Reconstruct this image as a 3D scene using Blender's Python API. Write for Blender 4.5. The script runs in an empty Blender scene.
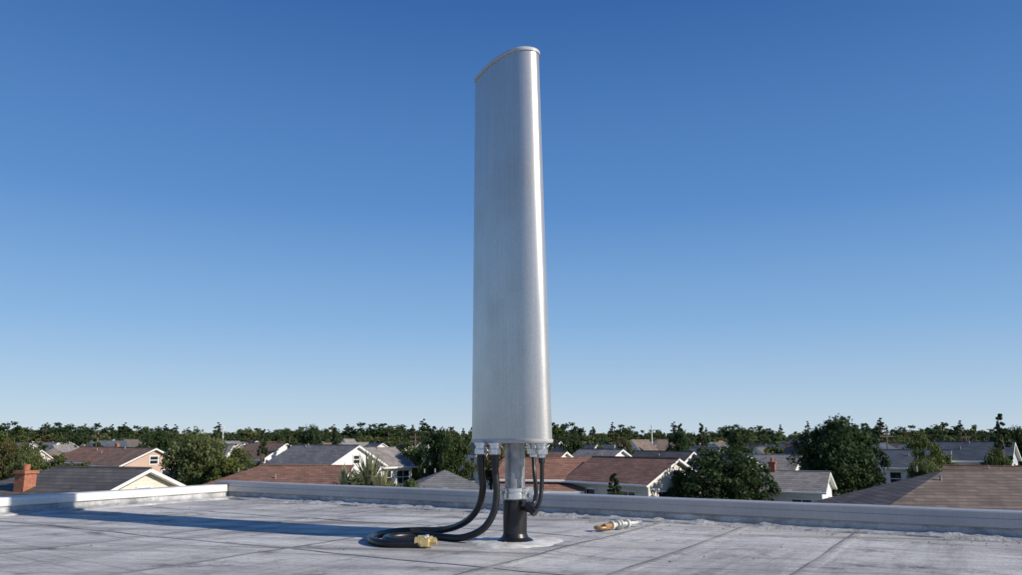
import bpy, math, random
import numpy as np
from mathutils import Vector, Matrix, noise as mnoise

scene = bpy.context.scene
R = math.radians
random.seed(7)

# ------------------------------------------------------------------ helpers
def lin(c):
    return tuple(c) + (1.0,) if len(c) == 3 else tuple(c)

def new_mat(name):
    m = bpy.data.materials.new(name)
    m.use_nodes = True
    nt = m.node_tree
    b = nt.nodes["Principled BSDF"]
    return m, nt, b

def N(nt, typ, **kw):
    n = nt.nodes.new(typ)
    for k, v in kw.items():
        setattr(n, k, v)
    return n

def tex_noise(nt, scale, detail=4, rough=0.55, stretch=None, coord="Object", rot=None):
    tc = N(nt, "ShaderNodeTexCoord")
    src = tc.outputs[coord]
    if rot is not None:
        m0 = N(nt, "ShaderNodeMapping")
        m0.inputs["Rotation"].default_value = (0,0,rot)
        nt.links.new(src, m0.inputs["Vector"]); src = m0.outputs[0]
    mp = N(nt, "ShaderNodeMapping")
    if stretch:
        mp.inputs["Scale"].default_value = stretch
    nt.links.new(src, mp.inputs["Vector"])
    n = N(nt, "ShaderNodeTexNoise")
    n.inputs["Scale"].default_value = scale
    n.inputs["Detail"].default_value = detail
    n.inputs["Roughness"].default_value = rough
    nt.links.new(mp.outputs[0], n.inputs["Vector"])
    return n

def ramp(nt, src, stops):
    r = N(nt, "ShaderNodeValToRGB")
    els = r.color_ramp.elements
    while len(els) < len(stops):
        els.new(0.5)
    for e, (p, c) in zip(els, stops):
        e.position = p
        e.color = lin(c)
    nt.links.new(src, r.inputs[0])
    return r.outputs[0]

def mixc(nt, a, b, fac, mode="MIX"):
    m = N(nt, "ShaderNodeMix", data_type="RGBA", blend_type=mode)
    def put(sock, v):
        if isinstance(v, (tuple, list)):
            sock.default_value = lin(v)
        elif isinstance(v, (int, float)):
            sock.default_value = v
        else:
            nt.links.new(v, sock)
    put(m.inputs[0], fac)
    put(m.inputs[6], a)
    put(m.inputs[7], b)
    return m.outputs[2]

def bump(nt, b, h, strength=0.3, dist=0.02, prev=None):
    bp = N(nt, "ShaderNodeBump")
    bp.inputs["Strength"].default_value = strength
    bp.inputs["Distance"].default_value = dist
    nt.links.new(h, bp.inputs["Height"])
    if prev is not None:
        nt.links.new(prev, bp.inputs["Normal"])
    nt.links.new(bp.outputs[0], b.inputs["Normal"])
    return bp.outputs[0]

def simple_mat(name, col, rough=0.6, metal=0.0, var=0.15, scale=8.0, bmp=0.0, stretch=None):
    m, nt, b = new_mat(name)
    n = tex_noise(nt, scale, stretch=stretch)
    lo = tuple(c * (1 - var) for c in col)
    hi = tuple(min(1, c * (1 + var)) for c in col)
    nt.links.new(ramp(nt, n.outputs[0], [(0.3, lo), (0.7, hi)]), b.inputs["Base Color"])
    b.inputs["Roughness"].default_value = rough
    b.inputs["Metallic"].default_value = metal
    if bmp:
        bump(nt, b, n.outputs[0], bmp, 0.01)
    return m

class MB:
    def __init__(s):
        s.v = []; s.f = []; s.m = []; s.sm = []
    def add(s, verts, faces, mi=0, smooth=False):
        o = len(s.v)
        s.v += [tuple(p) for p in verts]
        for f in faces:
            s.f.append(tuple(i + o for i in f)); s.m.append(mi); s.sm.append(smooth)
    def box(s, x0, x1, y0, y1, z0, z1, mi=0):
        v = [(x0,y0,z0),(x1,y0,z0),(x1,y1,z0),(x0,y1,z0),(x0,y0,z1),(x1,y0,z1),(x1,y1,z1),(x0,y1,z1)]
        s.add(v, [(0,3,2,1),(4,5,6,7),(0,1,5,4),(1,2,6,5),(2,3,7,6),(3,0,4,7)], mi)
    def obj(s, name, mats, parent=None, coll=None):
        me = bpy.data.meshes.new(name)
        me.from_pydata(s.v, [], s.f)
        for m in mats:
            me.materials.append(m)
        me.polygons.foreach_set("material_index", s.m)
        me.polygons.foreach_set("use_smooth", s.sm)
        me.update()
        o = bpy.data.objects.new(name, me)
        scene.collection.objects.link(o)
        if parent:
            o.parent = parent
        return o

def empty(name, loc=(0,0,0), rot=0):
    e = bpy.data.objects.new(name, None)
    e.location = loc
    e.rotation_euler = (0,0,rot)
    e.empty_display_size = 0.2
    scene.collection.objects.link(e)
    return e

def catmull(pts, n=8):
    P = [Vector(p) for p in pts]
    P = [P[0]*2-P[1]] + P + [P[-1]*2-P[-2]]
    out = []
    for i in range(1, len(P)-2):
        a,b,c,d = P[i-1],P[i],P[i+1],P[i+2]
        for k in range(n):
            t = k/n
            out.append(0.5*((2*b)+(c-a)*t+(2*a-5*b+4*c-d)*t*t+(3*b-a-3*c+d)*t**3))
    out.append(P[-2])
    return out

def tube(mb, pts, radii, sides=12, mi=0, cap=True, smooth=True):
    pts = [Vector(p) for p in pts]
    if isinstance(radii, (int, float)):
        radii = [radii]*len(pts)
    t0 = (pts[1]-pts[0]).normalized()
    up = Vector((0,0,1)) if abs(t0.z) < 0.9 else Vector((1,0,0))
    nrm = t0.cross(up).normalized()
    V = []; F = []
    for i,p in enumerate(pts):
        if i == 0: t = t0
        elif i == len(pts)-1: t = (pts[i]-pts[i-1])
        else: t = (pts[i+1]-pts[i-1])
        if t.length < 1e-9: t = t0
        t = t.normalized()
        nrm = (nrm - t*nrm.dot(t))
        nrm.normalize()
        bn = t.cross(nrm)
        for k in range(sides):
            a = 2*math.pi*k/sides
            V.append(p + (nrm*math.cos(a)+bn*math.sin(a))*radii[i])
    for i in range(len(pts)-1):
        for k in range(sides):
            k2 = (k+1)%sides
            F.append((i*sides+k, i*sides+k2, (i+1)*sides+k2, (i+1)*sides+k))
    mb.add(V, F, mi, smooth)
    if cap:
        n = len(pts)
        mb.add([V[k] for k in range(sides)], [tuple(reversed(range(sides)))], mi)
        mb.add([V[(n-1)*sides+k] for k in range(sides)], [tuple(range(sides))], mi)

def lathe(mb, prof, cx=0, cy=0, sides=32, mi=0, smooth=True):
    for (r0,z0),(r1,z1) in zip(prof[:-1], prof[1:]):
        V=[];F=[]
        for k in range(sides):
            a=2*math.pi*k/sides
            V.append((cx+r0*math.cos(a), cy+r0*math.sin(a), z0))
        for k in range(sides):
            a=2*math.pi*k/sides
            V.append((cx+r1*math.cos(a), cy+r1*math.sin(a), z1))
        for k in range(sides):
            k2=(k+1)%sides
            F.append((k,k2,sides+k2,sides+k))
        mb.add(V,F,mi,smooth)

# ------------------------------------------------------------------ sky, sun, camera
SUN_AZ = 117.0      # clockwise from +Y
SUN_EL = 28.0
world = bpy.data.worlds.new("World")
scene.world = world
world.use_nodes = True
wn = world.node_tree
bg = wn.nodes["Background"]
sky = wn.nodes.new("ShaderNodeTexSky")
sky.sky_type = 'NISHITA'
sky.sun_disc = False
sky.sun_elevation = R(SUN_EL)
sky.sun_rotation = R(SUN_AZ)
sky.altitude = 0
sky.air_density = 1.0
sky.dust_density = 0.0
sky.ozone_density = 3.0
tc = N(wn,"ShaderNodeTexCoord"); sp = N(wn,"ShaderNodeSeparateXYZ")
wn.links.new(tc.outputs["Generated"], sp.inputs[0])
grad = ramp(wn, sp.outputs[2], [(0.0,(0.53,0.66,0.79)),(0.045,(0.42,0.585,0.78)),(0.14,(0.235,0.44,0.74)),(0.28,(0.100,0.268,0.61)),(0.50,(0.034,0.135,0.41)),(1.0,(0.016,0.055,0.20))])
g10 = mixc(wn, grad, (10.0,10.0,10.0), 1.0, "MULTIPLY")
fin = mixc(wn, g10, sky.outputs[0], 0.15)
wn.links.new(fin, bg.inputs[0])
bg.inputs[1].default_value = 0.10

sd = Vector((math.sin(R(SUN_AZ))*math.cos(R(SUN_EL)), math.cos(R(SUN_AZ))*math.cos(R(SUN_EL)), math.sin(R(SUN_EL))))
sl = bpy.data.lights.new("sun", 'SUN')
sl.energy = 5.0
sl.angle = R(0.5)
sl.color = (1.0, 0.92, 0.81)
so = bpy.data.objects.new("sun", sl)
so.rotation_euler = sd.to_track_quat('Z', 'Y').to_euler()
so.location = (20,-20,40)
scene.collection.objects.link(so)

ROOF = 6.5
EYE = 7.0
cam = bpy.data.cameras.new("camera")
cam.lens = 28.18
cam.sensor_width = 36
cam.clip_end = 12000
cam.clip_start = 0.05
co = bpy.data.objects.new("camera", cam)
co.location = (0,0,EYE)
co.rotation_euler = (R(90+10.76),0,0)
scene.collection.objects.link(co)
scene.camera = co
scene.view_settings.view_transform = 'Standard'
scene.view_settings.look = 'None'
scene.view_settings.exposure = 0

# ------------------------------------------------------------------ materials
RA = math.atan2(0.511,0.860)     # rotates u axis onto x
def roof_membrane(name="roof_membrane", mul=1.0):
    m, nt, b = new_mat(name)
    big = tex_noise(nt, 0.8, 6, 0.6)
    streak = tex_noise(nt, 1.7, 9, 0.72, stretch=(0.24, 3.0, 1), rot=RA*0.35)
    cross = tex_noise(nt, 1.9, 9, 0.72, stretch=(3.6, 0.26, 1), rot=RA)
    scuff = tex_noise(nt, 2.6, 10, 0.78, stretch=(0.12, 7.0, 1), rot=RA*1.25)
    fine = tex_noise(nt, 55, 4, 0.7)
    spots = tex_noise(nt, 3.4, 10, 0.75)
    c1 = ramp(nt, big.outputs[0], [(0.30,(0.52*mul,0.505*mul,0.485*mul)),(0.50,(0.70*mul,0.68*mul,0.645*mul)),(0.72,(0.80*mul,0.775*mul,0.73*mul))])
    c2 = ramp(nt, streak.outputs[0], [(0.36,(0.34,0.34,0.35)),(0.47,(0.76,0.76,0.76)),(0.58,(1,1,1))])
    c = mixc(nt, c1, c2, 0.85, "MULTIPLY")
    c2b = ramp(nt, cross.outputs[0], [(0.37,(0.52,0.52,0.53)),(0.5,(0.94,0.94,0.94)),(0.62,(1,1,1))])
    c = mixc(nt, c, c2b, 0.65, "MULTIPLY")
    c2c = ramp(nt, scuff.outputs[0], [(0.37,(0.50,0.50,0.51)),(0.45,(0.95,0.95,0.95)),(0.62,(1.0,1.0,1.0)),(0.70,(1.15,1.15,1.14))])
    c = mixc(nt, c, c2c, 0.7, "MULTIPLY")
    c3 = ramp(nt, spots.outputs[0], [(0.35,(0.30,0.30,0.31)),(0.44,(0.86,0.86,0.86)),(0.8,(1.10,1.10,1.10))])
    c = mixc(nt, c, c3, 0.85, "MULTIPLY")
    c4 = ramp(nt, fine.outputs[0], [(0.3,(0.74,0.74,0.74)),(0.7,(1.14,1.14,1.14))])
    c = mixc(nt, c, c4, 0.75, "MULTIPLY")
    nt.links.new(c, b.inputs["Base Color"])
    r = ramp(nt, streak.outputs[0], [(0.35,(0.8,)*3),(0.65,(0.5,)*3)])
    nt.links.new(r, b.inputs["Roughness"])
    b.inputs["Specular IOR Level"].default_value = 0.35
    n1 = bump(nt, b, spots.outputs[0], 0.6, 0.018)
    bump(nt, b, fine.outputs[0], 0.35, 0.004, n1)
    return m

def metal_panel(name, base, rough, metal, blot_lo=0.84, brushamt=0.07, grainamt=0.5):
    m, nt, b = new_mat(name)
    brush = tex_noise(nt, 3.0, 8, 0.7, stretch=(30, 30, 0.45))
    blot = tex_noise(nt, 1.9, 6, 0.6)
    grain = tex_noise(nt, 90, 3, 0.6)
    cb = ramp(nt, brush.outputs[0], [(0.3, tuple(x*(1-brushamt) for x in base)), (0.7, tuple(min(1,x*(1+brushamt)) for x in base))])
    cs = ramp(nt, blot.outputs[0], [(0.30,(blot_lo,blot_lo,blot_lo*0.99)),(0.55,(1,1,1))])
    c = mixc(nt, cb, cs, 0.9, "MULTIPLY")
    c = mixc(nt, c, ramp(nt, grain.outputs[0], [(0.3,(0.90,)*3),(0.7,(1.07,)*3)]), grainamt, "MULTIPLY")
    nt.links.new(c, b.inputs["Base Color"])
    rr = ramp(nt, blot.outputs[0], [(0.3,(rough+0.06,)*3),(0.65,(rough-0.03,)*3)])
    nt.links.new(rr, b.inputs["Roughness"])
    b.inputs["Metallic"].default_value = metal
    bump(nt, b, brush.outputs[0], 0.07, 0.0015)
    return m

M_roof = roof_membrane()
M_seam = roof_membrane("seam_membrane", 0.95)
M_dirt = simple_mat("seam_dirt", (0.19,0.19,0.19), 0.85, var=0.5, scale=5)
M_ant = metal_panel("satin_aluminium", (0.585,0.565,0.535), 0.34, 0.72, 0.84, 0.075, 0.8)
M_antcap = metal_panel("endcap_plastic", (0.50,0.50,0.50), 0.5, 0.1)
M_galv = simple_mat("galvanised_steel", (0.33,0.335,0.34), 0.42, 0.6, 0.25, 30)
M_chrome = simple_mat("bright_zinc", (0.72,0.72,0.72), 0.28, 0.85, 0.15, 40)
M_black = simple_mat("black_rubber", (0.012,0.012,0.013), 0.36, 0, 0.3, 25)
M_brass = simple_mat("brass", (0.62,0.48,0.22), 0.42, 0.4, 0.3, 50)
M_copper = simple_mat("aged_brass", (0.38,0.22,0.09), 0.45, 0.4, 0.3, 50)
M_nylon = simple_mat("grey_nylon", (0.60,0.59,0.54), 0.45, 0.2, 0.25, 30)
M_cap = metal_panel("coping_metal", (0.42,0.415,0.42), 0.45, 0.35)
M_capw = metal_panel("coping_painted", (0.74,0.73,0.70), 0.5, 0.1)
def flash_mat():
    m, nt, b = new_mat("flashing_membrane")
    n = tex_noise(nt, 7, 6, 0.7)
    nt.links.new(ramp(nt, n.outputs[0], [(0.3,(0.20,0.205,0.21)),(0.5,(0.42,0.42,0.42)),(0.7,(0.65,0.65,0.65))]), b.inputs["Base Color"])
    b.inputs["Roughness"].default_value = 0.34
    bump(nt, b, n.outputs[0], 0.9, 0.03)
    return m
M_flash = flash_mat()
M_stucco = simple_mat("stucco_wall", (0.42,0.40,0.36), 0.85, 0, 0.12, 3, 0.2)
M_seal = simple_mat("sealant", (0.62,0.605,0.575), 0.6, 0, 0.35, 12, 0.5)

# ------------------------------------------------------------------ rooftop building
C = Vector((-2.48, 7.23, 0)); U = Vector((0.860,-0.511,0)).normalized()
Vv = Vector((U.y, -U.x, 0))     # towards the camera
if Vv.y > 0: Vv = -Vv
def W(a, b, z=0.0):
    p = C + U*a + Vv*b
    return (p.x, p.y, z)

bld = empty("rooftop_building", (0,0,0))
LA, LB = 26.0, 18.0
def wbox(mb, a0,a1,b0,b1,z0,z1,mi=0):
    v = [W(a0,b0,z0),W(a1,b0,z0),W(a1,b1,z0),W(a0,b1,z0),W(a0,b0,z1),W(a1,b0,z1),W(a1,b1,z1),W(a0,b1,z1)]
    mb.add(v, [(0,1,2,3),(4,7,6,5),(0,4,5,1),(1,5,6,2),(2,6,7,3),(3,7,4,0)], mi)

mb = MB(); wbox(mb, -0.17, LA, -0.17, LB, 0, ROOF-0.02); mb.obj("walls", [M_stucco], bld)
mb = MB()
for i in range(7):
    for z in (1.0, 4.0):
        wbox(mb, 1.5+i*3.4, 3.2+i*3.4, -0.20, -0.165, z, z+1.4)
for i in range(4):
    for z in (1.0, 4.0):
        wbox(mb, -0.20, -0.165, 2+i*4.0, 3.8+i*4.0, z, z+1.4)
mb.obj("windows", [simple_mat("dark_glass",(0.03,0.04,0.05),0.1)], bld)

def deckz(x,y,e=1.0):
    return ROOF + e*(0.008*mnoise.noise(Vector((x*0.9,y*0.9,1.3))) + 0.005*mnoise.noise(Vector((x*2.6,y*2.6,4))) + 0.0015*mnoise.noise(Vector((x*8,y*8,7))))
mb = MB()
ST=0.10
LDA, LDB = 14.0, 9.0
ga = [i*ST for i in range(int(LDA/ST)+1)]+[LA]
gb = [i*ST for i in range(int(LDB/ST)+1)]+[LB]
vs=[]; fs=[]
for b_ in gb:
    for a_ in ga:
        x,y,_ = W(a_,b_)
        vs.append((x,y,deckz(x,y,min(1, min(a_, b_)/0.5))))
na=len(ga)
for j in range(len(gb)-1):
    for i in range(na-1):
        k=j*na+i
        fs.append((k,k+na,k+na+1,k+1))
mb.add(vs,fs,0,True)
deck = mb.obj("roof_deck", [M_roof], bld)

mb = MB(); md = MB()
def seam(p0, p1, w, h=0.0006, wob=0.010, sd_=0):
    p0=Vector(p0); p1=Vector(p1); d=(p1-p0); L=d.length; d.normalize(); s=Vector((-d.y,d.x,0))
    n=int(L/0.05)
    vs=[];fs=[];dv=[];df=[]
    for i in range(n+1):
        t=i/n; q=p0+d*L*t
        off = wob*mnoise.noise(Vector((t*L*1.1,sd_*7.7,0)))
        for k,(o,hh) in enumerate(((-w/2-0.014,-0.002),(-w/2,h),(w/2,h),(w/2+0.014,-0.002))):
            r=q+s*(o+off)
            vs.append((r.x,r.y,deckz(r.x,r.y)+hh+0.0015))
        dw=max(0.0008,0.004*(0.9+1.8*mnoise.noise(Vector((t*L*1.7,sd_*3.1,5)))))
        for o in (-w/2-0.013-dw,-w/2-0.008,):
            r=q+s*(o+off)
            dv.append((r.x,r.y,deckz(r.x,r.y)+0.0022))
    for i in range(n):
        for k in range(3):
            a=i*4+k
            fs.append((a,a+4,a+5,a+1))
        df.append((i*2,i*2+2,i*2+3,i*2+1))
    mb.add(vs,fs,0,True); md.add(dv,df,0,False)
for i,a_ in enumerate([0.95,1.95,2.95,4.05,4.55,5.15,6.2,7.2,8.2,9.2,10.2,11.2,12.2]):
    seam(W(a_,0.16), W(a_+0.03,8.5), 0.03, sd_=i)
seam(W(0.16,2.1), W(13,2.12), 0.03, sd_=21)
seam(W(0.16,0.95), W(3.9,0.97), 0.02, sd_=25)
mb.obj("membrane_seams", [M_seam], bld)
md.obj("seam_dirt_lines", [M_dirt], bld)

PH = 0.122
mb = MB()
wbox(mb, -0.145, LA, -0.145, 0.0, ROOF-0.3, ROOF+PH-0.012)
wbox(mb, -0.145, 0.0, 0.003, LB, ROOF-0.3, ROOF+PH-0.027)
mb.obj("parapet_walls", [M_stucco], bld)

def coping(name, mat, start, axis, side, length, top, width, drop, seg):
    mb = MB()
    a = 0.0
    while a < length:
        b2 = min(length, a+seg) - 0.004
        prof = [(0.016, top-drop),(0.022, top-drop+0.006),(0.022,top-drop*0.45),(0.019,top-drop*0.42),(0.019,top-0.006),(0.014,top),
                (-width+0.014, top-0.004),(-width+0.010, top-0.010),(-width+0.010, top-drop)]
        ns = max(2,int((b2-a)/0.15)+1)
        n=len(prof); vs=[]
        for q in range(ns):
            s_=a+(b2-a)*q/(ns-1)
            for j,(o,z) in enumerate(prof):
                dd=0.003*mnoise.noise(Vector((s_*2.1,j*0.3,top*9)))
                p = start + axis*s_ + side*(o+dd)
                vs.append((p.x,p.y,z+dd*0.8))
        fs=[]
        for q in range(ns-1):
            for i in range(n-1):
                k=q*n+i
                fs.append((k,k+1,k+n+1,k+n))
        mb.add(vs, fs, 0)
        mb.add(vs[:n],[tuple(range(n))],0); mb.add(vs[-n:],[tuple(reversed(range(n)))],0)
        if b2 < length-0.1:
            vs=[]
            for s_ in (b2-0.05,b2+0.05):
                for (o,z) in prof:
                    dz = 0.005; oo = o+0.005 if o>0 else o-0.005
                    p = start + axis*s_ + side*oo
                    vs.append((p.x,p.y,z+dz if z>top-0.02 else z))
            f2=[(i,i+1,n+i+1,n+i) for i in range(n-1)]+[tuple(range(n)),tuple(reversed(range(n,2*n)))]
            mb.add(vs, f2, 0)
        s_=a+0.3
        while s_<b2:
            p=start+axis*s_+side*0.018; q=start+axis*s_+side*0.029
            tube(mb,[(p.x,p.y,top-drop*0.7),(q.x,q.y,top-drop*0.7)],0.005,8)
            s_+=0.6
        a += seg
    return mb.obj(name, [mat], bld)
coping("back_coping", M_cap, C - U*0.16, U, Vv, LA, ROOF+PH+0.016, 0.19, 0.085, 3.2)
coping("side_coping", M_capw, C + Vv*0.03, Vv, U, LB, ROOF+PH-0.008, 0.19, 0.060, 3.0)

def flashing(start, axis, side, length, seed, h=0.055):
    mb = MB()
    n = int(length/0.03)
    prof = [(0.003,h),(0.006,h*0.6),(0.012,h*0.28),(0.030,0.014),(0.065,0.009),(0.115,0.008),(0.122,-0.004)]
    vs=[];fs=[]
    for i in range(n+1):
        s_=length*i/n
        for j,(o,z) in enumerate(prof):
            w1=mnoise.noise(Vector((s_*5.0,j*0.6,seed)))
            w2=mnoise.noise(Vector((s_*17.0,j*0.9,seed+5)))
            amp = (0.002,0.014,0.022,0.024,0.012,0.004,0.0)[j]
            dd = amp*(0.9*w1+0.8*w2)
            if j>=5: o = o+0.02*w1
            p = start+axis*s_+side*(o+max(dd,-0.002)*(1 if j<4 else 0))
            vs.append((p.x,p.y,ROOF+z+(max(0,dd) if j>=2 else 0)))
    m_=len(prof)
    for i in range(n):
        for j in range(m_-1):
            k=i*m_+j
            fs.append((k,k+1,k+m_+1,k+m_))
    mb.add(vs,fs,0,True)
    return mb
flashing(C, U, Vv, 16, 3.0).obj("back_flashing", [M_flash], bld)
flashing(C+Vv*0.01, Vv, U, 14, 9.0, 0.07).obj("side_flashing", [M_flash], bld)

# ------------------------------------------------------------------ panel antenna
PX, PY = 0.02, 4.12
ant = empty("panel_antenna", (0,0,0))
ctrl = [(-0.200,4.245),(-0.198,4.215),(-0.170,4.150),(-0.113,4.03),(-0.032,3.915),(0.015,3.872),(0.055,3.853),(0.095,3.855),
        (0.124,3.868),(0.141,3.892),(0.146,3.93),(0.143,4.15),(0.130,4.30),(0.08,4.36),(-0.08,4.36),(-0.17,4.33)]
P = [Vector((p[0],p[1],0)) for p in ctrl]
prof=[]
n=len(P)
for i in range(n):
    a,b,c,d = P[i-1],P[i],P[(i+1)%n],P[(i+2)%n]
    for k in range(6):
        t=k/6
        q=0.5*((2*b)+(c-a)*t+(2*a-5*b+4*c-d)*t*t+(3*b-a-3*c+d)*t**3)
        prof.append((q.x,q.y))
ZB, ZT = ROOF+0.495, EYE+2.0
def ring(z, off=0.0):
    t=(z-ZB)/(ZT-ZB)
    sx = 1.150+(1-1.150)*min(max(t,0),1)
    pts=[(-0.2026+(x+0.2026)*sx, y) for x,y in prof]
    out=[]
    m_=len(pts)
    for i in range(m_):
        x0,y0=pts[i-1]; x1,y1=pts[(i+1)%m_]
        tx,ty=x1-x0,y1-y0; l=math.hypot(tx,ty) or 1
        out.append((pts[i][0]+ty/l*off, pts[i][1]-tx/l*off, z))
    return out
def loft(mb, rings, mi=0, smooth=True, capb=True, capt=True):
    m_=len(rings[0]); V=[p for r in rings for p in r]; F=[]
    for j in range(len(rings)-1):
        for i in range(m_):
            i2=(i+1)%m_
            F.append((j*m_+i,j*m_+i2,(j+1)*m_+i2,(j+1)*m_+i))
    mb.add(V,F,mi,smooth)
    if capb: mb.add(rings[0],[tuple(reversed(range(m_)))],mi)
    if capt: mb.add(rings[-1],[tuple(range(m_))],mi)
mb=MB()
rings=[]
for i in range(41):
    z=ZB+(ZT-ZB)*i/40
    r=ring(z)
    rings.append([(x+0.0010*mnoise.noise(Vector((x*4,y*4,z*1.3))), y+0.0013*mnoise.noise(Vector((x*4+9,y*4,z*1.3))), z) for x,y,z in r])
loft(mb,rings)
mb.obj("radome",[M_ant],ant)
mb=MB()
loft(mb,[ring(ZT-0.012,0.0),ring(ZT-0.012,0.006),ring(ZT-0.002,0.007),ring(ZT+0.006,0.004),ring(ZT+0.008,-0.004)],smooth=False)
mb.obj("top_cap",[M_antcap],ant)
mb=MB()
loft(mb,[ring(ZB-0.012,-0.010),ring(ZB-0.010,0.002),ring(ZB-0.002,0.005),ring(ZB+0.006,0.005),ring(ZB+0.008,0.0)],smooth=False)
mb.obj("bottom_cap",[M_antcap],ant)

def connector(mb, x, y, ztop, r=0.026, l=0.062, mi=0):
    lathe(mb,[(0,ztop),(r*1.25,ztop),(r*1.25,ztop-0.010),(r,ztop-0.010),(r,ztop-l*0.45)],x,y,20,mi)
    lathe(mb,[(r*1.12,ztop-l*0.45),(r*1.18,ztop-l*0.5),(r*1.18,ztop-l*0.85),(r*1.05,ztop-l*0.9),(r*0.7,ztop-l*0.95),(r*0.7,ztop-l*1.15),(0,ztop-l*1.15)],x,y,6,mi,False)
mb=MB()
ZC = ZB-0.011
for (x,y) in ((-0.150,4.06),(-0.080,4.03),(0.150,4.02),(0.115,4.20)):
    connector(mb,x,y,ZC)
mb.obj("connectors",[M_chrome],ant)

mast = empty("antenna_mast",(PX,PY,ROOF))
mb=MB(); lathe(mb,[(0,0.10),(0.050,0.10),(0.050,0.483),(0,0.483)],0,0,40); mb.obj("steel_pole",[M_galv],mast)
mb=MB(); lathe(mb,[(0.051,0.205),(0.058,0.203),(0.060,0.198),(0.0595,0.12),(0.059,0.045),(0.066,0.028),(0.084,0.018),(0.092,0.012),(0.092,0.0)],0,0,40); mb.obj("rubber_boot",[M_black],mast)
mb=MB()
lathe(mb,[(0.051,0.212),(0.070,0.212),(0.072,0.215),(0.072,0.238),(0.066,0.240),(0.066,0.246),(0.072,0.248),(0.072,0.262),(0.070,0.265),(0.051,0.265)],0,0,40)
for sx in (-1,1):
    x0,x1=sorted((sx*0.062,sx*0.090))
    mb.box(x0,x1,-0.020,0.020,0.209,0.268)
    x=sx*0.082
    tube(mb,[(x,-0.05,0.240),(x,0.05,0.240)],0.007,8)
    tube(mb,[(x,-0.045,0.240),(x,-0.030,0.240)],0.013,6,smooth=False)
mb.obj("pipe_clamp",[M_chrome],mast)
mb=MB()
vs=[(0,0,0.010)];m_=48
for rr,zz in ((0.10,0.012),(0.15,0.010),(0.21,0.007),(0.235,-0.008)):
    for k in range(m_):
        a=2*math.pi*k/m_
        f=1+0.20*mnoise.noise(Vector((math.cos(a)*1.4,math.sin(a)*1.4,2)))+0.10*mnoise.noise(Vector((math.cos(a)*5,math.sin(a)*5,2)))
        vs.append((rr*f*1.05*math.cos(a),rr*f*math.sin(a),zz+0.003*mnoise.noise(Vector((k*1.7,rr*30,0)))))
fs=[(0,1+k,1+(k+1)%m_) for k in range(m_)]
for j in range(3):
    for k in range(m_):
        a=1+j*m_+k; b_=1+j*m_+(k+1)%m_
        fs.append((a,a+m_,b_+m_,b_))
mb.add(vs,fs,0,True)
mb.obj("sealant_patch",[M_seal],mast)

# ------------------------------------------------------------------ cables
def Z(h): return ROOF+h
cable_sets = [
 [(-0.150,4.06,0.425),(-0.148,4.06,0.35),(-0.140,4.08,0.26),(-0.165,4.14,0.165),(-0.235,4.25,0.085),(-0.35,4.40,0.032),(-0.49,4.48,0.020),(-0.61,4.43,0.020),(-0.695,4.25,0.020),(-0.68,4.05,0.020),(-0.59,3.93,0.020),(-0.43,3.895,0.024)],
 [(-0.080,4.03,0.425),(-0.078,4.03,0.35),(-0.070,4.03,0.25),(-0.085,4.03,0.15),(-0.140,4.05,0.070),(-0.24,4.10,0.026),(-0.37,4.19,0.020),(-0.50,4.24,0.020),(-0.605,4.18,0.020),(-0.610,4.07,0.020),(-0.54,3.99,0.020),(-0.43,3.960,0.024)],
]
for cs in cable_sets:
    mb=MB()
    path=catmull([(x,y,Z(h)) for x,y,h in cs],10)
    tube(mb,path,0.0175,14,0)
    tube(mb,path[0:9],0.0205,14,0)
    mb.obj("coaxial_cable",[M_black])
mb=MB()
path=catmull([(0.150,4.02,Z(0.425)),(0.152,4.02,Z(0.36)),(0.150,4.02,Z(0.28)),(0.140,4.01,Z(0.21)),(0.115,4.02,Z(0.165)),(0.085,4.05,Z(0.160)),(0.06,4.08,Z(0.17))],8)
tube(mb,path,0.0105,12)
tube(mb,path[0:6],0.016,12)
path=catmull([(0.115,4.20,Z(0.425)),(0.118,4.18,Z(0.34)),(0.125,4.12,Z(0.25)),(0.115,4.06,Z(0.20)),(0.09,4.05,Z(0.185))],8)
tube(mb,path,0.0105,12)
tube(mb,[(0.078,4.03,Z(0.19)),(0.118,4.00,Z(0.15))],0.020,12)
mb.obj("jumper_cable",[M_black])

e=empty("brass_cable_terminal",(-0.385,3.925,ROOF+0.005),R(-6))
mb=MB()
mb.box(-0.035,0.008,-0.048,0.048,0.004,0.044)
tube(mb,[(0.006,-0.022,0.026),(0.04,-0.022,0.026)],0.015,6,smooth=False)
tube(mb,[(0.006,0.024,0.026),(0.026,0.024,0.026)],0.016,6,smooth=False)
tube(mb,[(-0.060,-0.030,0.026),(-0.032,-0.030,0.026)],0.022,12)
tube(mb,[(-0.060,0.036,0.026),(-0.032,0.036,0.026)],0.022,12)
o=mb.obj("terminal_body",[M_brass],e)
bv=o.modifiers.new("bevel",'BEVEL'); bv.width=0.003; bv.segments=2
mb=MB()
tube(mb,[(-0.015,-0.028,0.043),(-0.015,-0.028,0.052)],0.009,10)
tube(mb,[(-0.015,0.025,0.043),(-0.015,0.025,0.052)],0.009,10)
mb.obj("screws",[M_chrome],e)

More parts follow.
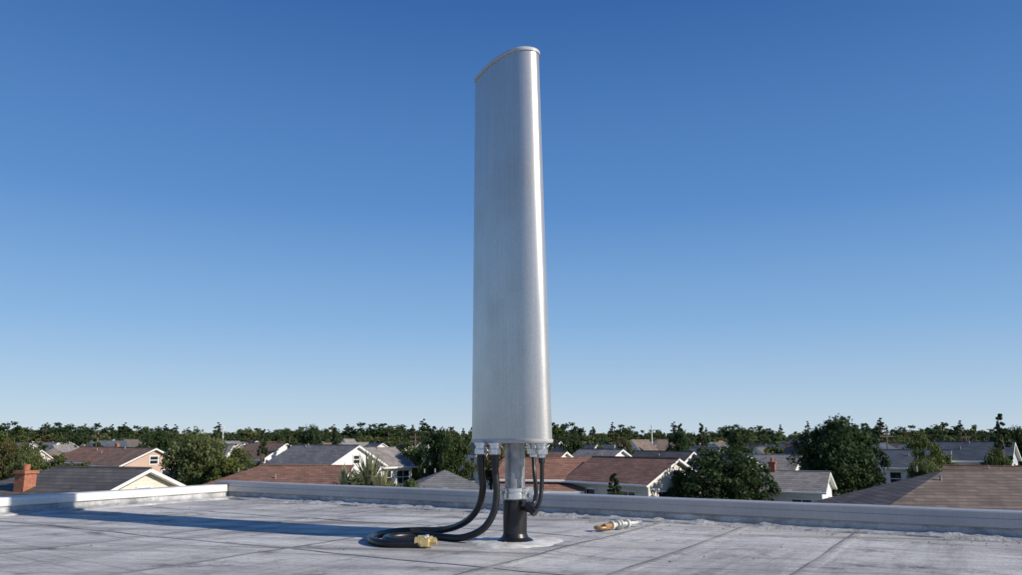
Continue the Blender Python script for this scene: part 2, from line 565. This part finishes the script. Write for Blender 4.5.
e=empty("loose_cable_coupler",(0.50,4.60,ROOF+0.006),R(44))
mb=MB()
pts=[(0.036*math.cos(t),0.030*math.sin(t),0.016) for t in [R(35)+R(290)*i/20 for i in range(21)]]
tube(mb,pts,0.010,10)
tube(mb,[(0.025,0,0.018),(0.085,0,0.018)],0.017,6,smooth=False)
mb.obj("brass_ring",[M_copper],e)
mb=MB()
for i,(x0,x1,r) in enumerate([(0.085,0.10,0.023),(0.10,0.135,0.014),(0.135,0.147,0.026),(0.147,0.16,0.012),(0.16,0.175,0.026),(0.175,0.225,0.013),(0.225,0.24,0.024),(0.24,0.33,0.010)]):
    tube(mb,[(x0,0,0.021),(x1,0,0.021)],r,16,smooth=True)
mb.obj("coupler_body",[M_nylon],e)
mb=MB()
tube(mb,[(0.33,0,0.020),(0.355,0.0,0.018)],0.017,6,smooth=False)
tube(mb,[(0.12,-0.045,0.016),(0.17,-0.03,0.016)],0.008,10)
mb.obj("coupler_tip",[M_chrome],e)

mb=MB()
rs=random.Random(4)
for i in range(420):
    a_=rs.uniform(0.1,8); b_=rs.uniform(0.05,7) if rs.random()>0.4 else rs.uniform(0.1,0.5)
    x,y,_=W(a_,b_); s_=rs.uniform(0.002,0.007); z=deckz(x,y)+0.001
    an=rs.uniform(0,6.28); c_,s2=math.cos(an)*s_,math.sin(an)*s_
    st=rs.uniform(0.4,1)
    v=[(x+c_,y+s2,z),(x-s2*st,y+c_*st,z),(x-c_,y-s2,z),(x+s2*st,y-c_*st,z),(x,y,z+s_*0.8)]
    mb.add(v,[(0,1,4),(1,2,4),(2,3,4),(3,0,4)],0)
mb.obj("roof_grit",[simple_mat("grit",(0.12,0.11,0.10),0.8)])

# ------------------------------------------------------------------ ground
def ground_mat():
    m, nt, b = new_mat("ground_grass")
    n1=tex_noise(nt,0.02,8,0.6); n2=tex_noise(nt,0.35,6,0.65); n3=tex_noise(nt,6,4,0.6)
    c=ramp(nt,n1.outputs[0],[(0.35,(0.085,0.115,0.04)),(0.5,(0.13,0.13,0.065)),(0.62,(0.18,0.155,0.10))])
    c2=ramp(nt,n2.outputs[0],[(0.35,(0.6,0.65,0.5)),(0.65,(1.15,1.1,1.0))])
    c=mixc(nt,c,c2,0.8,"MULTIPLY")
    c=mixc(nt,c,ramp(nt,n3.outputs[0],[(0.3,(0.7,)*3),(0.7,(1.2,)*3)]),0.6,"MULTIPLY")
    nt.links.new(c,b.inputs["Base Color"]); b.inputs["Roughness"].default_value=0.95
    return m
mb=MB(); S=5000
mb.add([(-S,-S,0),(S,-S,0),(S,S,0),(-S,S,0)],[(0,1,2,3)],0)
mb.obj("ground",[ground_mat()])

M_asph=simple_mat("asphalt",(0.055,0.055,0.058),0.9,0,0.25,2,0.2)
M_kerb=simple_mat("kerb_concrete",(0.33,0.32,0.30),0.85,0,0.15,4)
M_line=simple_mat("road_paint",(0.75,0.74,0.70),0.7,0,0.1,6)
def street(y, half, x0=-350, x1=350):
    e=empty("street",(0,y,0))
    m1=MB(); m1.box(x0,x1,-half,half,-0.05,0.010); m1.obj("carriageway",[M_asph],e)
    m2=MB()
    m2.box(x0,x1,-half-0.18,-half-0.002,-0.05,0.13); m2.box(x0,x1,half+0.002,half+0.18,-0.05,0.13)
    m2.box(x0,x1,-half-1.7,-half-0.19,-0.05,0.118); m2.box(x0,x1,half+0.19,half+1.7,-0.05,0.118)
    m2.obj("kerbs",[M_kerb],e)
    m3=MB(); x=x0
    while x<x1:
        m3.add([(x,-0.07,0.014),(x+3,-0.07,0.014),(x+3,0.07,0.014),(x,0.07,0.014)],[(0,1,2,3)]); x+=9
    m3.obj("lane_markings",[M_line],e)
STREETS=[51,97,134,174,214,254]
for y in STREETS: street(y,3.2)

# ------------------------------------------------------------------ houses
def shingle(name,col):
    m,nt,b=new_mat(name)
    tc=N(nt,"ShaderNodeTexCoord"); sp=N(nt,"ShaderNodeSeparateXYZ"); cb=N(nt,"ShaderNodeCombineXYZ")
    nt.links.new(tc.outputs["Object"],sp.inputs[0])
    ad=N(nt,"ShaderNodeMath",operation='ADD'); nt.links.new(sp.outputs[0],ad.inputs[0])
    mu=N(nt,"ShaderNodeMath",operation='MULTIPLY'); nt.links.new(sp.outputs[1],mu.inputs[0]); mu.inputs[1].default_value=0.37
    nt.links.new(mu.outputs[0],ad.inputs[1])
    nt.links.new(ad.outputs[0],cb.inputs[0]); nt.links.new(sp.outputs[2],cb.inputs[1])
    br=N(nt,"ShaderNodeTexBrick")
    br.inputs["Scale"].default_value=1.0
    br.inputs["Brick Width"].default_value=0.5; br.inputs["Row Height"].default_value=0.13
    br.inputs["Mortar Size"].default_value=0.012
    br.inputs["Color1"].default_value=lin(tuple(c*0.8 for c in col)); br.inputs["Color2"].default_value=lin(tuple(c*1.25 for c in col))
    br.inputs["Mortar"].default_value=lin(tuple(c*0.5 for c in col))
    nt.links.new(cb.outputs[0],br.inputs["Vector"])
    n=tex_noise(nt,0.5,6,0.65)
    c=mixc(nt,br.outputs[0],ramp(nt,n.outputs[0],[(0.3,(0.7,)*3),(0.7,(1.25,1.22,1.18))]),0.9,"MULTIPLY")
    oi=N(nt,"ShaderNodeObjectInfo")
    c=mixc(nt,c,ramp(nt,oi.outputs["Random"],[(0,(0.7,0.72,0.76)),(0.5,(1,1,1)),(1,(1.45,1.32,1.2))]),0.8,"MULTIPLY")
    nt.links.new(c,b.inputs["Base Color"]); b.inputs["Roughness"].default_value=0.85
    return m
def siding(name,col):
    m,nt,b=new_mat(name)
    tc=N(nt,"ShaderNodeTexCoord")
    w=N(nt,"ShaderNodeTexWave",wave_type='BANDS',bands_direction='Z',wave_profile='SAW')
    w.inputs["Scale"].default_value=1.6
    nt.links.new(tc.outputs["Object"],w.inputs["Vector"])
    n=tex_noise(nt,0.8,5,0.6)
    c=mixc(nt,ramp(nt,w.outputs[0],[(0,tuple(c*0.82 for c in col)),(0.2,col)]),ramp(nt,n.outputs[0],[(0.3,(0.85,)*3),(0.7,(1.05,)*3)]),0.8,"MULTIPLY")
    nt.links.new(c,b.inputs["Base Color"]); b.inputs["Roughness"].default_value=0.75
    return m
ROOFS=[shingle("shingle_brown",(0.16,0.11,0.085)),shingle("shingle_dark",(0.075,0.077,0.083)),shingle("shingle_grey",(0.19,0.19,0.195)),
       shingle("shingle_redbrown",(0.23,0.125,0.09)),shingle("shingle_tan",(0.28,0.23,0.17)),shingle("shingle_slate",(0.06,0.08,0.11)),shingle("shingle_taupe",(0.16,0.13,0.11))]
WALLS=[siding("siding_white",(0.82,0.81,0.78)),siding("siding_cream",(0.74,0.68,0.58)),siding("siding_tan",(0.50,0.40,0.30)),siding("siding_pinktan",(0.58,0.41,0.32)),siding("siding_bluegrey",(0.45,0.49,0.53))]
M_trim=simple_mat("white_trim",(0.78,0.77,0.74),0.6,0,0.06,3)
M_vent=simple_mat("vent_grey",(0.25,0.24,0.23),0.6,0,0.1,3)
M_glass=simple_mat("window_glass",(0.025,0.03,0.04),0.08,0,0.3,1)
M_door=simple_mat("door_paint",(0.14,0.07,0.05),0.5,0,0.2,3)
M_brick=simple_mat("chimney_brick",(0.36,0.14,0.08),0.85,0,0.3,8)

PARTS=["walls","roof","fascia","vents","window_frames","window_glass","door","chimney"]
def house_parts(L,Wd,he,hr,hipL=False,hipR=False,chim=None,seed=0,porch=False):
    rs=random.Random(seed)
    parts={k:MB() for k in PARTS}
    s=(hr-he)/(Wd/2); ov=0.45; tk=0.16
    a=L/2+(0.35); b=Wd/2+ov; ze=he-s*ov
    w=parts["walls"]; l2=L/2; w2=Wd/2
    w.add([(-l2,-w2,0),(l2,-w2,0),(l2,-w2,he-.01),(-l2,-w2,he-.01)],[(0,1,2,3)])
    w.add([(l2,w2,0),(-l2,w2,0),(-l2,w2,he-.01),(l2,w2,he-.01)],[(0,1,2,3)])
    for sg,hip in((1,hipR),(-1,hipL)):
        x=sg*l2
        v=[(x,-w2*sg,0),(x,w2*sg,0),(x,w2*sg,he-.01)]
        if not hip: v.append((x,0,hr-.02))
        v.append((x,-w2*sg,he-.01))
        w.add(v,[tuple(range(len(v)))])
    rl=-(a-b) if hipL else -a; rr=(a-b) if hipR else a
    if hipL and hipR and rl>rr: rl=rr=0
    T=[(-a,-b,ze),(a,-b,ze),(a,b,ze),(-a,b,ze),(rl,0,hr),(rr,0,hr)]
    up=[(x,y,z+tk) for x,y,z in T]
    r=parts["roof"]
    fs=[(0,1,5,4),(2,3,4,5)]
    if hipR: fs.append((1,2,5))
    if hipL: fs.append((3,0,4))
    r.add(up,fs)
    tube(r,[(rl,0,hr+tk+0.01),(rr,0,hr+tk+0.01)],0.07,6,smooth=False)
    f=parts["fascia"]
    f.add(T,[tuple(reversed(q)) for q in fs])
    edges=[(0,1),(2,3)]
    edges+= [(1,2)] if hipR else [(1,5),(5,2)]
    edges+= [(3,0)] if hipL else [(3,4),(4,0)]
    for i,j in edges:
        f.add([T[i],T[j],up[j],up[i]],[(0,1,2,3)])
    def win(cx,face,cz,ww,hh):
        def q(mbx,x0,x1,z0,z1,off,th=0.0):
            if face=='f': v=[(x0,-w2-off,z0),(x1,-w2-off,z0),(x1,-w2-off,z1),(x0,-w2-off,z1)]
            elif face=='b': v=[(x1,w2+off,z0),(x0,w2+off,z0),(x0,w2+off,z1),(x1,w2+off,z1)]
            elif face=='r': v=[(l2+off,x0,z0),(l2+off,x1,z0),(l2+off,x1,z1),(l2+off,x0,z1)]
            else: v=[(-l2-off,x1,z0),(-l2-off,x0,z0),(-l2-off,x0,z1),(-l2-off,x1,z1)]
            mbx.add(v,[(0,1,2,3)])
        x0,x1,z0,z1=cx-ww/2,cx+ww/2,cz-hh/2,cz+hh/2
        q(parts["window_glass"],x0,x1,z0,z1,0.02)
        F=parts["window_frames"]; t=0.11
        q(F,x0-t,x1+t,z1,z1+t,0.05); q(F,x0-t,x1+t,z0-t,z0,0.05); q(F,x0-t,x0,z0,z1,0.05); q(F,x1,x1+t,z0,z1,0.05)
        q(F,x0,x1,cz-0.035,cz+0.035,0.04)
        if ww>1.2: q(F,cx-0.035,cx+0.035,z0,cz-0.036,0.04); q(F,cx-0.035,cx+0.035,cz+0.036,z1,0.04)
    floors=[min(1.6,he-1.3)] if he<4.2 else [1.4,he-1.15]
    if he<4.2 and he>3.3: floors=[he-1.25]
    for fz in floors:
        nw=max(2,int(L/3))
        for i in range(nw):
            cx=-l2+L*(i+0.5)/nw+rs.uniform(-.2,.2)
            if fz<2 and i==nw//2: continue
            ww=rs.choice([1.0,1.3,1.8])
            win(cx,'f',fz,ww,1.25); win(cx,'b',fz,ww,1.25)
        for fc in 'lr':
            for k in (-1,1):
                win(k*Wd*0.24,fc,fz,1.2,1.25)
    for fc,hip in(('r',hipR),('l',hipL)):
        if not hip and hr-he>1.3: win(0,fc,he+(hr-he)*0.32,0.8,0.7)
    cx=-l2+L*(max(2,int(L/3))//2+0.5)/max(2,int(L/3))
    parts["door"].box(cx-0.5,cx+0.5,-w2-0.06,-w2-0.005,0.1,2.2)
    if porch:
        r.add([(-l2,-w2-0.02,he-0.25),(-l2,-w2-2.4,he-0.75),(l2,-w2-2.4,he-0.75),(l2,-w2-0.02,he-0.25)],[(0,1,2,3)])
        f.box(-l2,l2,-w2-2.46,-w2-2.402,he-0.92,he-0.74)
        for i in range(5):
            px=-l2+0.15+(L-0.3)*i/4
            f.box(px-0.07,px+0.07,-w2-2.3,-w2-2.16,0,he-0.78)
    if chim:
        x,y,h,cw=chim
        parts["chimney"].box(x-cw/2,x+cw/2,y-cw/2,y+cw/2,he,h)
        parts["chimney"].box(x-cw/2-.07,x+cw/2+.07,y-cw/2-.07,y+cw/2+.07,h+0.002,h+0.14)
        tube(parts["chimney"],[(x,y,h+0.15),(x,y,h+0.42)],cw*0.25,8)
    else:
        for k in range(2):
            x=rs.uniform(-L*.3,L*.3); y=w2*rs.uniform(-0.5,0.4); z=hr-s*abs(y)+tk
            tube(parts["vents"],[(x,y,z-0.05),(x,y,z+0.25)],0.06,8)
    for sg in (-1,1):
        f.box(-a,a,sg*(b+0.062)-0.06,sg*(b+0.062)+0.06,ze+0.01,ze+0.12)
    return parts
def pmats(rm,wm):
    return {"walls":wm,"roof":rm,"fascia":M_trim,"vents":M_vent,"window_frames":M_trim,"window_glass":M_glass,"door":M_door,"chimney":M_brick}
FOOT=[]
def near_house(x,y,rot,L,Wd,he,hr,rm,wm,name="suburban_house",**kw):
    e=empty(name,(x,y,0),R(rot))
    pm=pmats(rm,wm)
    for k,p in house_parts(L,Wd,he,hr,**kw).items():
        if p.v: p.obj(k,[pm[k]],e)
    FOOT.append((x,y,max(L,Wd)*0.62))
    return e

rB,rD,rG,rR,rT,rS,rU=ROOFS
wW,wC,wT,wP,wB=WALLS
near_house(-22.0,40.5,-20,10,8.5,3.9,5.5,rD,wC,hipL=True,chim=(0.3,-2.4,5.45,0.62),seed=1)
near_house(-34,44,8,12,9,3.0,4.9,rD,wC,hipL=True,hipR=True,seed=2)
near_house(-17,59,-6,11,8.5,3.2,5.0,rR,wC,hipL=True,seed=3)
near_house(-46,92,-32,8,7,4.6,6.0,rR,wP,seed=4)
near_house(-38.5,84,-38,7,6.5,4.5,6.0,rB,wP,seed=5)
near_house(-33,111,-35,7,7,4.5,6.4,rB,wW,seed=6)
near_house(-18.2,80,-34,8.5,7,4.6,6.3,rG,wW,seed=7)
near_house(-14.0,85,55,5,5.5,4.4,6.0,rG,wW,seed=8)
near_house(-5,62,10,8,8,2.9,4.6,rG,wW,hipL=True,hipR=True,seed=9)
near_house(3.2,67,-12,7,7,4.0,5.35,rR,wW,seed=10,porch=True)
near_house(9.3,62,-50,8.0,6.2,4.0,5.5,rR,wC,seed=11)
near_house(20.8,62,-28,5.6,5.5,3.4,4.5,rG,wW,seed=12,chim=(-1,0,5.2,0.45))
near_house(25.0,43.5,-8,15,11,3.2,5.25,rU,wT,hipL=True,hipR=True,seed=13)
near_house(47.5,84,-38,7,6.5,5.0,6.6,rS,wB,seed=14)
near_house(41.5,84,-30,6,6,4.3,5.8,rS,wW,seed=15)
near_house(37.5,64,-30,6,6,3.4,4.8,rB,wC,seed=16)
near_house(27,86,-35,6.5,6,3.8,5.3,rG,wW,seed=17)
near_house(21.5,84,-48,6,6,3.9,5.3,rS,wW,seed=18)
near_house(16.5,88,-42,6.5,6,4.1,5.6,rD,wW,seed=21)
near_house(3,89,-40,7,6,4.0,5.6,rB,wC,seed=19)
near_house(10,91,-50,6,6,4.2,5.8,rG,wW,seed=20)

var_meshes=[]
rs=random.Random(21)
for i in range(24):
    L=rs.uniform(7,11); Wd=rs.uniform(7,9); he=rs.choice([3.4,4.0,4.6]); hr=he+rs.uniform(1.8,2.7)
    hp=rs.random()<0.15
    parts=house_parts(L,Wd,he,hr,hipL=hp,hipR=hp and rs.random()<0.8,chim=(rs.uniform(-2,2),rs.uniform(-1,1),hr+0.6,0.7) if rs.random()<0.25 else None,seed=50+i)
    pm=pmats(rs.choice([rB,rD,rG,rU,rR,rT,rS,rG,rU]),rs.choice([wW,wW,wW,wC,wT,wP,wC,wW]))
    big=MB(); mats=[]
    for k in PARTS:
        p=parts[k]
        if not p.v: continue
        mats.append(pm[k]); big.add(p.v,p.f,len(mats)-1)
    o=big.obj("tmp",mats)
    var_meshes.append(o.data); bpy.data.objects.remove(o)
nh=0
HP=[]
rows=[]
y=104
while y<560:
    rows+= [y,y+11,y+22]; y+=40
rows=[r for r in rows if all(abs(r-s_)>7 for s_ in STREETS)]
for y in rows:
    half=y*0.70+25
    x=-half+rs.uniform(0,8)
    while x<half:
        x+=rs.uniform(10.5,18) if y<330 else rs.uniform(13,24)
        if rs.random()<0.12: continue
        yy=y+rs.uniform(-1.8,1.8)
        if any(math.hypot(x-a,yy-b)<c+5 for a,b,c in FOOT): continue
        o=bpy.data.objects.new("suburban_house",rs.choice(var_meshes))
        o.location=(x,yy,0)
        o.rotation_euler=(0,0,R(rs.choice([-20,-35,-50,60,50,-65])+rs.uniform(-15,15)))
        s_=rs.uniform(0.60,0.80); o.scale=(s_,s_,rs.uniform(.72,.98))
        scene.collection.objects.link(o); nh+=1; HP.append((x,yy))
print("far houses",nh)

# ------------------------------------------------------------------ trees
def leaf_mat(name,dark,mid,light):
    m,nt,b=new_mat(name)
    n=tex_noise(nt,0.55,4,0.6); n2=tex_noise(nt,6,2,0.5)
    c=ramp(nt,n.outputs[0],[(0.33,dark),(0.5,mid),(0.68,light)])
    c=mixc(nt,c,ramp(nt,n2.outputs[0],[(0.3,(0.65,)*3),(0.7,(1.3,)*3)]),0.8,"MULTIPLY")
    oi=N(nt,"ShaderNodeObjectInfo")
    c=mixc(nt,c,ramp(nt,oi.outputs["Random"],[(0,(0.7,0.8,0.7)),(0.6,(1.1,1.05,0.95)),(1,(1.4,1.2,0.85))]),0.75,"MULTIPLY")
    nt.links.new(c,b.inputs["Base Color"]); b.inputs["Roughness"].default_value=0.6
    b.inputs["Specular IOR Level"].default_value=0.3
    tr=N(nt,"ShaderNodeBsdfTranslucent"); nt.links.new(c,tr.inputs[0])
    mx=N(nt,"ShaderNodeMixShader"); mx.inputs[0].default_value=0.35
    out=nt.nodes["Material Output"]
    nt.links.new(b.outputs[0],mx.inputs[1]); nt.links.new(tr.outputs[0],mx.inputs[2]); nt.links.new(mx.outputs[0],out.inputs[0])
    return m
L_mid=leaf_mat("foliage_green",(0.055,0.085,0.024),(0.09,0.125,0.036),(0.14,0.17,0.055))
L_dark=leaf_mat("foliage_dark",(0.024,0.046,0.018),(0.042,0.074,0.027),(0.070,0.105,0.038))
L_lite=leaf_mat("foliage_light",(0.09,0.115,0.04),(0.15,0.175,0.065),(0.21,0.22,0.09))
L_rust=leaf_mat("foliage_autumn",(0.09,0.08,0.032),(0.15,0.125,0.05),(0.20,0.15,0.065))
L_palm=leaf_mat("foliage_palm",(0.16,0.18,0.11),(0.25,0.27,0.17),(0.33,0.34,0.22))
M_bark=simple_mat("bark",(0.09,0.065,0.045),0.9,0,0.35,6,0.5)

def tree_mesh(kind,H,Rr,nclump,nleaf,leaf,seed,mat):
    rg=np.random.default_rng(seed); mb=MB()
    rs=random.Random(seed)
    tr=0.028*H+0.05
    top=H*0.9 if kind in("cone","column") else H*0.62
    tp=[(rs.uniform(-.03,.03)*H*t,rs.uniform(-.03,.03)*H*t,top*t) for t in (0,.25,.5,.75,1)]
    tp[0]=(0,0,-0.1)
    tube(mb,catmull(tp,3),[tr*(1.25-1.0*i/12) for i in range(13)],7,0)
    cl=[]
    for i in range(nclump):
        if kind=="round":
            while True:
                p=rg.uniform(-1,1,3)
                d=np.linalg.norm(p)
                if d<1 and d>0.25: break
            ang=math.atan2(p[1],p[0])
            lob=1+0.22*math.sin(3*ang+seed)+0.12*math.sin(5*ang+2*seed)
            zc=H*0.60; q=np.array([p[0]*Rr*0.86*lob,p[1]*Rr*0.86*lob,zc+p[2]*H*0.34*(1+0.12*math.sin(2*ang+seed*1.7))])
            cr=Rr*rg.uniform(0.16,0.30)
        elif kind=="cone":
            t=rg.uniform(0,1)**1.35
            rad=Rr*(1-t)*rg.uniform(0.45,1.0)+0.02*H; an=rg.uniform(0,6.283)
            q=np.array([rad*math.cos(an),rad*math.sin(an),H*(0.14+0.82*t)]); cr=Rr*rg.uniform(0.13,0.22)*(1.15-0.7*t)
        else:
            t=rg.uniform(0,1)
            rad=Rr*math.sin(min(1,(1-t)*1.3+0.05)*math.pi/2)*rg.uniform(0.3,0.9); an=rg.uniform(0,6.283)
            q=np.array([rad*math.cos(an),rad*math.sin(an),H*(0.08+0.89*t)]); cr=Rr*rg.uniform(0.25,0.4)*(1.1-0.8*t)
        cl.append((q,cr))
    for q,cr in cl[::max(1,len(cl)//12)]:
        z0=min(q[2]*0.6,top*0.9)
        st=(0,0,z0); md_=(q[0]*0.5,q[1]*0.5,z0+(q[2]-z0)*0.45)
        tube(mb,catmull([st,md_,tuple(q)],3),[tr*0.42,tr*0.36,tr*0.3,tr*0.26,tr*0.2,tr*0.14,tr*0.08],5,0,cap=False)
    per=max(4,nleaf//nclump)
    Vs=[];
    for q,cr in cl:
        d=rg.normal(size=(per,3)); d/=np.linalg.norm(d,axis=1)[:,None]
        rad=cr*rg.uniform(0.35,1.12,per)[:,None]
        c=q+d*rad*np.array([1,1,0.78])
        nr=rg.normal(size=(per,3))*0.7+d; nr/=np.linalg.norm(nr,axis=1)[:,None]
        t=np.cross(nr,rg.normal(size=(per,3))); t/=np.linalg.norm(t,axis=1)[:,None]
        bt=np.cross(nr,t)
        sz=(leaf*rg.uniform(0.55,1.25,per))[:,None]
        Vs.append(np.stack([c-t*sz,c-bt*sz*0.55,c+t*sz,c+bt*sz*0.55],1))
    Vs=np.concatenate(Vs).reshape(-1,3)
    k=len(Vs)//4
    mb.add(Vs.tolist(),[(4*i,4*i+1,4*i+2,4*i+3) for i in range(k)],1)
    o=mb.obj("tmp",[M_bark,mat]); me=o.data; bpy.data.objects.remove(o)
    return me
def put(name,me,x,y,rot=0,s=1,sz=None,parent=None,z=0):
    o=bpy.data.objects.new(name,me); o.location=(x,y,z); o.rotation_euler=(0,0,rot); o.scale=(s,s,sz or s)
    scene.collection.objects.link(o)
    if parent: o.parent=parent
    return o
T_r1=tree_mesh("round",8,3.4,80,10000,0.16,1,L_mid)
T_r2=tree_mesh("round",8,3.2,80,10000,0.16,2,L_dark)
T_r3=tree_mesh("round",7,3.4,75,9000,0.15,3,L_lite)
T_r4=tree_mesh("round",7,2.6,60,7000,0.15,5,L_rust)
T_c1=tree_mesh("cone",9,2.2,90,7000,0.15,4,L_dark)
T_col=tree_mesh("column",9,0.9,80,6000,0.12,6,L_dark)
T_b1=tree_mesh("round",4,2.2,40,4500,0.13,8,L_mid)
near_trees=[
 (T_r3,-26.3,70,8.2,7,0.75),(T_r1,-29.0,74,7.6,8,0.7),(T_r1,-23.2,68,6.6,8,0.6),(T_r1,-36,66,5.9,8,0.6),
 (T_r2,-7.4,84,8.1,8,0.75),(T_r2,-5.6,81,7.6,8,0.62),(T_r1,-10.8,88,7.2,8,0.7),(T_r4,-2.2,92,7.4,7,0.7),
 (T_r3,-10.2,57,5.2,7,0.5),(T_r3,-12.6,60,5.3,7,0.5),(T_b1,-7.2,56,4.5,4,0.7),
 (T_r4,-30,82,7.6,7,0.5),(T_c1,-28,92,8.4,9,0.5),(T_r2,-24.6,100,8.8,8,0.55),(T_c1,-22.5,104,8.8,9,0.6),
 (T_c1,7.0,55.8,4.9,9,0.55),
 (T_r2,14.4,57,6.5,8,0.90),(T_r2,16.6,58,5.9,8,0.65),(T_r2,12.4,58.5,5.0,8,0.45),
 (T_r2,28.6,71,9.0,8,0.95),(T_r2,31.3,73,8.2,8,0.65),(T_r2,26.8,73,7.7,8,0.6),
 (T_r3,34.8,69,5.9,7,0.55),(T_r1,39.2,76,7.0,8,0.6),
 (T_col,46.4,77,9.7,9,1.3),(T_r1,43.6,73,6.5,8,0.5),(T_r1,49.5,75,7.0,8,0.6),(T_r4,40.2,98,8.4,7,0.6),
 (T_r2,55.0,88,8.4,8,0.7),(T_r4,-52,84,7.6,7,0.7),(T_r1,-57,90,8.0,8,0.75),(T_r2,-42,97,8.4,8,0.65),
 (T_r3,-44,75,6.4,7,0.55),(T_b1,-31,52,4.6,4,0.9),(T_r3,-26.5,55,4.7,7,0.45),(T_r1,-47,80,6.8,8,0.5),
 (T_r1,50,100,8.2,8,0.65),(T_r2,1.0,80,6.6,8,0.45),(T_r2,7.5,100,8.0,8,0.55),(T_r4,14,99,7.8,7,0.55),(T_r2,21,101,8.2,8,0.6),
 (T_c1,25.0,120,9.6,9,0.7),(T_c1,29.5,126,9.8,9,0.7),(T_r2,33,118,8.8,8,0.7),
]
for me,x,y,h,mh,ws in near_trees:
    sz=h/mh
    nm={T_c1:"conifer_tree",T_col:"cypress_tree",T_b1:"garden_shrub"}.get(me,"broadleaf_tree")
    o=put(nm,me,x,y,random.uniform(0,6.28),1,sz); o.scale=(ws,ws,sz)
def fan_plant(seed):
    rs=random.Random(seed); mb=MB()
    tube(mb,[(0,0,0),(0.05,0,1.3),(0,0,2.6)],[0.22,0.18,0.16],8,0)
    for i in range(190):
        an=rs.uniform(0,6.28); el=rs.uniform(-0.6,1.4); L=rs.uniform(1.1,1.8)
        d=Vector((math.cos(an)*math.cos(el),math.sin(an)*math.cos(el),math.sin(el))); s=Vector((-math.sin(an),math.cos(an),0))*0.10
        p0=Vector((0,0,2.6)); p1=p0+d*L*0.55; p2=p0+d*L-Vector((0,0,0.35*L*math.cos(el)))
        mb.add([p0-s*.5,p0+s*.5,p1+s,p1-s,p2],[(0,1,2,3),(3,2,4)],1)
    return mb.obj("fan_palm",[M_bark,L_palm])
for i,(x,y,s_) in enumerate([(-8.2,47.5,1.18),(-7.2,46,1.0),(-9.4,47.0,1.05),(-31.5,47.5,1)]):
    o=fan_plant(i); o.location=(x,y,0); o.scale=(s_*1.0,s_*1.0,s_*1.32)

FT=[tree_mesh("round",8,3.2,26,1100,0.38,31,L_mid),tree_mesh("round",8,2.8,26,1100,0.38,32,L_dark),tree_mesh("round",7,3.3,26,1100,0.38,33,L_lite),
    tree_mesh("round",7,2.9,24,1000,0.38,34,L_rust),tree_mesh("cone",10,2.2,30,900,0.34,35,L_dark),tree_mesh("round",9,4.0,30,1200,0.42,36,L_dark)]
mass=empty("distant_trees",(0,0,0))
rs=random.Random(99); nt_=0
for i in range(2600):
    y=100+ (rs.random()**0.85)*620
    x=rs.uniform(-1,1)*(y*0.70+25)
    if any(abs(y-s_)<4.2 for s_ in STREETS): continue
    if any(math.hypot(x-a,y-b)<c+1.5 for a,b,c in FOOT): continue
    if y<330 and any(abs(x-a)<3.4 and abs(y-b)<3.4 for a,b in HP): continue
    if mnoise.noise(Vector((x*0.012,y*0.02,0)))<-0.12 and rs.random()<0.5: continue
    me=rs.choice(FT+[FT[1],FT[0],FT[3]])
    h=rs.uniform(0.5,1.05)
    if y<200: h*=0.82
    elif y>350: h*=1.35
    o=put("tree_instance",me,x,y,rs.uniform(0,6.28),h*rs.uniform(0.65,1.0),h,parent=mass); nt_+=1
for i in range(950):
    y=rs.uniform(560,1000); x=rs.uniform(-1,1)*(y*0.70+40)
    h=rs.uniform(1.0,2.3)
    put("tree_instance",rs.choice(FT),x,y,rs.uniform(0,6.28),h*rs.uniform(1.1,1.8),h,parent=mass)
print("trees",nt_)

M_pole=simple_mat("pole_paint",(0.62,0.62,0.6),0.6,0,0.1,4)
M_wood=simple_mat("pole_wood",(0.16,0.12,0.09),0.9,0,0.2,4)
def upole(x,y,h,mat,cross,name):
    mb=MB(); tube(mb,[(0,0,0),(0,0,h*0.5),(0,0,h)],[0.17,0.14,0.10],8)
    if cross:
        mb.box(-1.1,1.1,-0.06,0.06,h-0.9,h-0.76)
        for k in (-0.95,-0.4,0.4,0.95): tube(mb,[(k,0,h-0.76),(k,0,h-0.55)],0.05,6)
    else:
        tube(mb,[(0,0,h),(0,0,h+0.2)],[0.16,0.02],8)
    o=mb.obj(name,[mat]); o.location=(x,y,0)
upole(-42.5,120,8.8,M_pole,False,"flagpole")
upole(26.3,152,9.6,M_pole,False,"flagpole")
for x,y in ((-66,130),(5,130),(60,130),(95,170),(-20,170)):
    upole(x,y,8.3,M_wood,True,"utility_pole")
